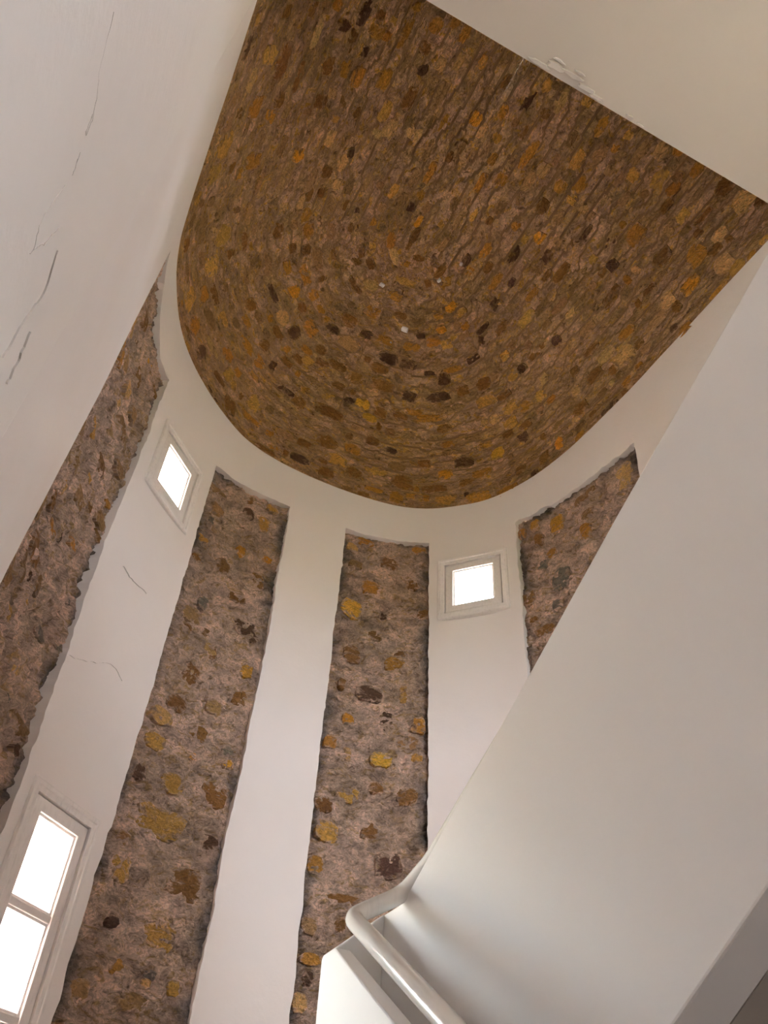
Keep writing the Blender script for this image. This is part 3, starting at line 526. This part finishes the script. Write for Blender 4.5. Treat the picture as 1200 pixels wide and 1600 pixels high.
tag(fix_normals(mk('stair_flight', V, F, M_STEP)), 'lower flight of stone steps rising to the half landing', 'stairs')
V, F = steps(2.42, -.17, -1, 13, .1545, .29, lambda y: bot_u(y), XU+.12, 2.512)
uf = fix_normals(mk('stair_flight', V, F, M_PARAPET)); uf.data.materials.append(M_STEP)
for f_ in uf.data.polygons: f_.material_index = 0 if f_.normal.z < -.1 else 1
tag(uf, 'upper flight of stairs seen from below, plain plastered soffit', 'stairs')
# upper parapet
py = [2.60, 2.574, 2.46, 2.40]
poly = [(2.60, -.165), (2.60, .846), (2.574, .846), (2.47, .848)]+[(y, top_u(y)-.042*min(1, max(0, (y-1.2)/1.2))) for y in (2.40, 1.8, 1.2, .5, -.5, -1.4)]+[(y, bot_u(y)) for y in (-1.4, 0, 1.5, 2.1)]
V, F = prism_x(poly, XU, XU+.12); up = bevel(fix_normals(mk('parapet', V, F, M_PARAPET)), .006)
tag(up, 'large white plastered parapet sloping up along the upper flight at the right', 'parapet')
# lower parapet with its short level end
poly = [(2.41, -.165), (2.552, -.165), (2.552, .668), (2.545, .678), (2.453, .682), (1.6, top_l(1.6)), (.5, top_l(.5)), (-.68, top_l(-.68)), (-.68, Z0), (.2, Z0), (2.40, -.25)]
V, F = prism_x(poly, XL, XL+.055); lp_ = bevel(fix_normals(mk('parapet', V, F, M_PARAPET)), .005)
tag(lp_, 'low white plastered parapet under the handrail of the lower flight', 'parapet')
# short wall closing the well between them
V = [(XL+.002, 2.455, -.17), (XU, 2.576, -.17), (XU, 2.62, -.17), (XL+.002, 2.55, -.17), (XL+.002, 2.455, .679), (XU, 2.576, .846), (XU, 2.62, .846), (XL+.002, 2.55, .679)]
F = [(0, 1, 2, 3), (4, 5, 6, 7), (0, 1, 5, 4), (1, 2, 6, 5), (2, 3, 7, 6), (3, 0, 4, 7)]
cw = tag(bevel(fix_normals(mk('end_wall', V, F, M_PARAPET)), .005), 'short shaded wall joining the two parapets at the turn of the stairs', 'wall')
# handrail
def fillet(pts, r, n=8):
    P = [np.array(q, float) for q in pts]; out = [P[0]]
    for i in range(1, len(P)-1):
        a = P[i-1]-P[i]; c = P[i+1]-P[i]; rr = min(r[i-1], np.linalg.norm(a)*.45, np.linalg.norm(c)*.45); A_ = P[i]+a/np.linalg.norm(a)*rr; C_ = P[i]+c/np.linalg.norm(c)*rr
        for t in np.linspace(0, 1, n): out.append((1-t)**2*A_+2*t*(1-t)*P[i]+t*t*C_)
    out.append(P[-1]); return out
pA = np.array([1.03, 2.415, .764]); pB = np.array([XU+.002, 2.445, .876])
dl = np.array([0, 1.828-2.382, .419-.756]); dl /= np.linalg.norm(dl)
uz = lambda y: top_u(y)-.042*min(1, max(0, (y-1.2)/1.2))+.0215
path = fillet([pA+dl*3.4, pA+dl*.6, pA, pB, (1.243, 2.30, uz(2.30)), (1.258, 1.9, uz(1.9)), (1.285, 1.2, uz(1.2)), (1.285, .2, uz(.2)), (1.285, -1.4, uz(-1.4))], [.01, .045, .05, .03, .03, .03, .01]); rad = []
for q in path:
    t = np.clip((2.44-q[1])/.12, 0, 1)*(q[0] > 1.15); rad.append(.0275*(1-t)+.021*t)
V, F = tube(path, rad, 18); hr = mk('handrail', V, F, M_RAIL, smooth=True)
tag(hr, 'glossy white round handrail turning at the head of the lower flight', 'handrail')
for t in (.12, 1.15, 2.2):
    q = pA+dl*t; V, F = tube([q+np.array([0, 0, -.01]), q+np.array([.0, 0, -.05]), q+np.array([.0, 0, -.115])], [.0035, .003, .003], 8); mk('bracket', V, F, M_RAIL, hr)

# ---------------------------------------------------------------- cracks in the plaster
def crack(pts, mapf, w, parent, lift=.0015, seed=0):
    P = np.array(pts, float); t = np.linspace(0, 1, len(P)); n = max(10, len(P)*6); tt = np.linspace(0, 1, n)
    x = np.interp(tt, t, P[:, 0]); y = np.interp(tt, t, P[:, 1]); x = x+.006*fbm(np.c_[tt*12, np.full(n, seed), np.zeros(n)], 1, 3, seed); y = y+.004*fbm(np.c_[tt*12, np.full(n, seed+5), np.zeros(n)], 1, 3, seed)
    T = np.gradient(np.c_[x, y], axis=0); T /= np.linalg.norm(T, axis=1)[:, None]; Nn = np.c_[T[:, 1], -T[:, 0]]
    ww = .15*w*np.sin(np.pi*np.clip(tt*.98+.01, 0, 1))**.5*(.6+.5*vnoise(np.c_[tt*30, np.zeros(n), np.full(n, seed)], seed)**2)
    a = np.c_[x, y]+Nn*ww[:, None]/2; c = np.c_[x, y]-Nn*ww[:, None]/2
    V = np.vstack([mapf(a[:, 0], a[:, 1], np.full(n, -.004)), mapf(x, y, np.full(n, lift+.003)), mapf(c[:, 0], c[:, 1], np.full(n, -.004))])
    F = [(i, i+1, i+1+n, i+n) for i in range(n-1)]+[(i+n, i+1+n, i+1+2*n, i+2*n) for i in range(n-1)]
    return mk('crack', V, F, M_CRACK, parent)
for j, (pts, w) in enumerate(CRACKS_LEFT): crack(pts, wallpt, w, wall_left if np.mean([q[0] for q in pts]) < SL else wall_front, seed=j+1, lift=-.001)
for j, (pts, w) in enumerate(CRACKS_FRONT): crack(pts, wallpt, w, wall_front, seed=j+31)
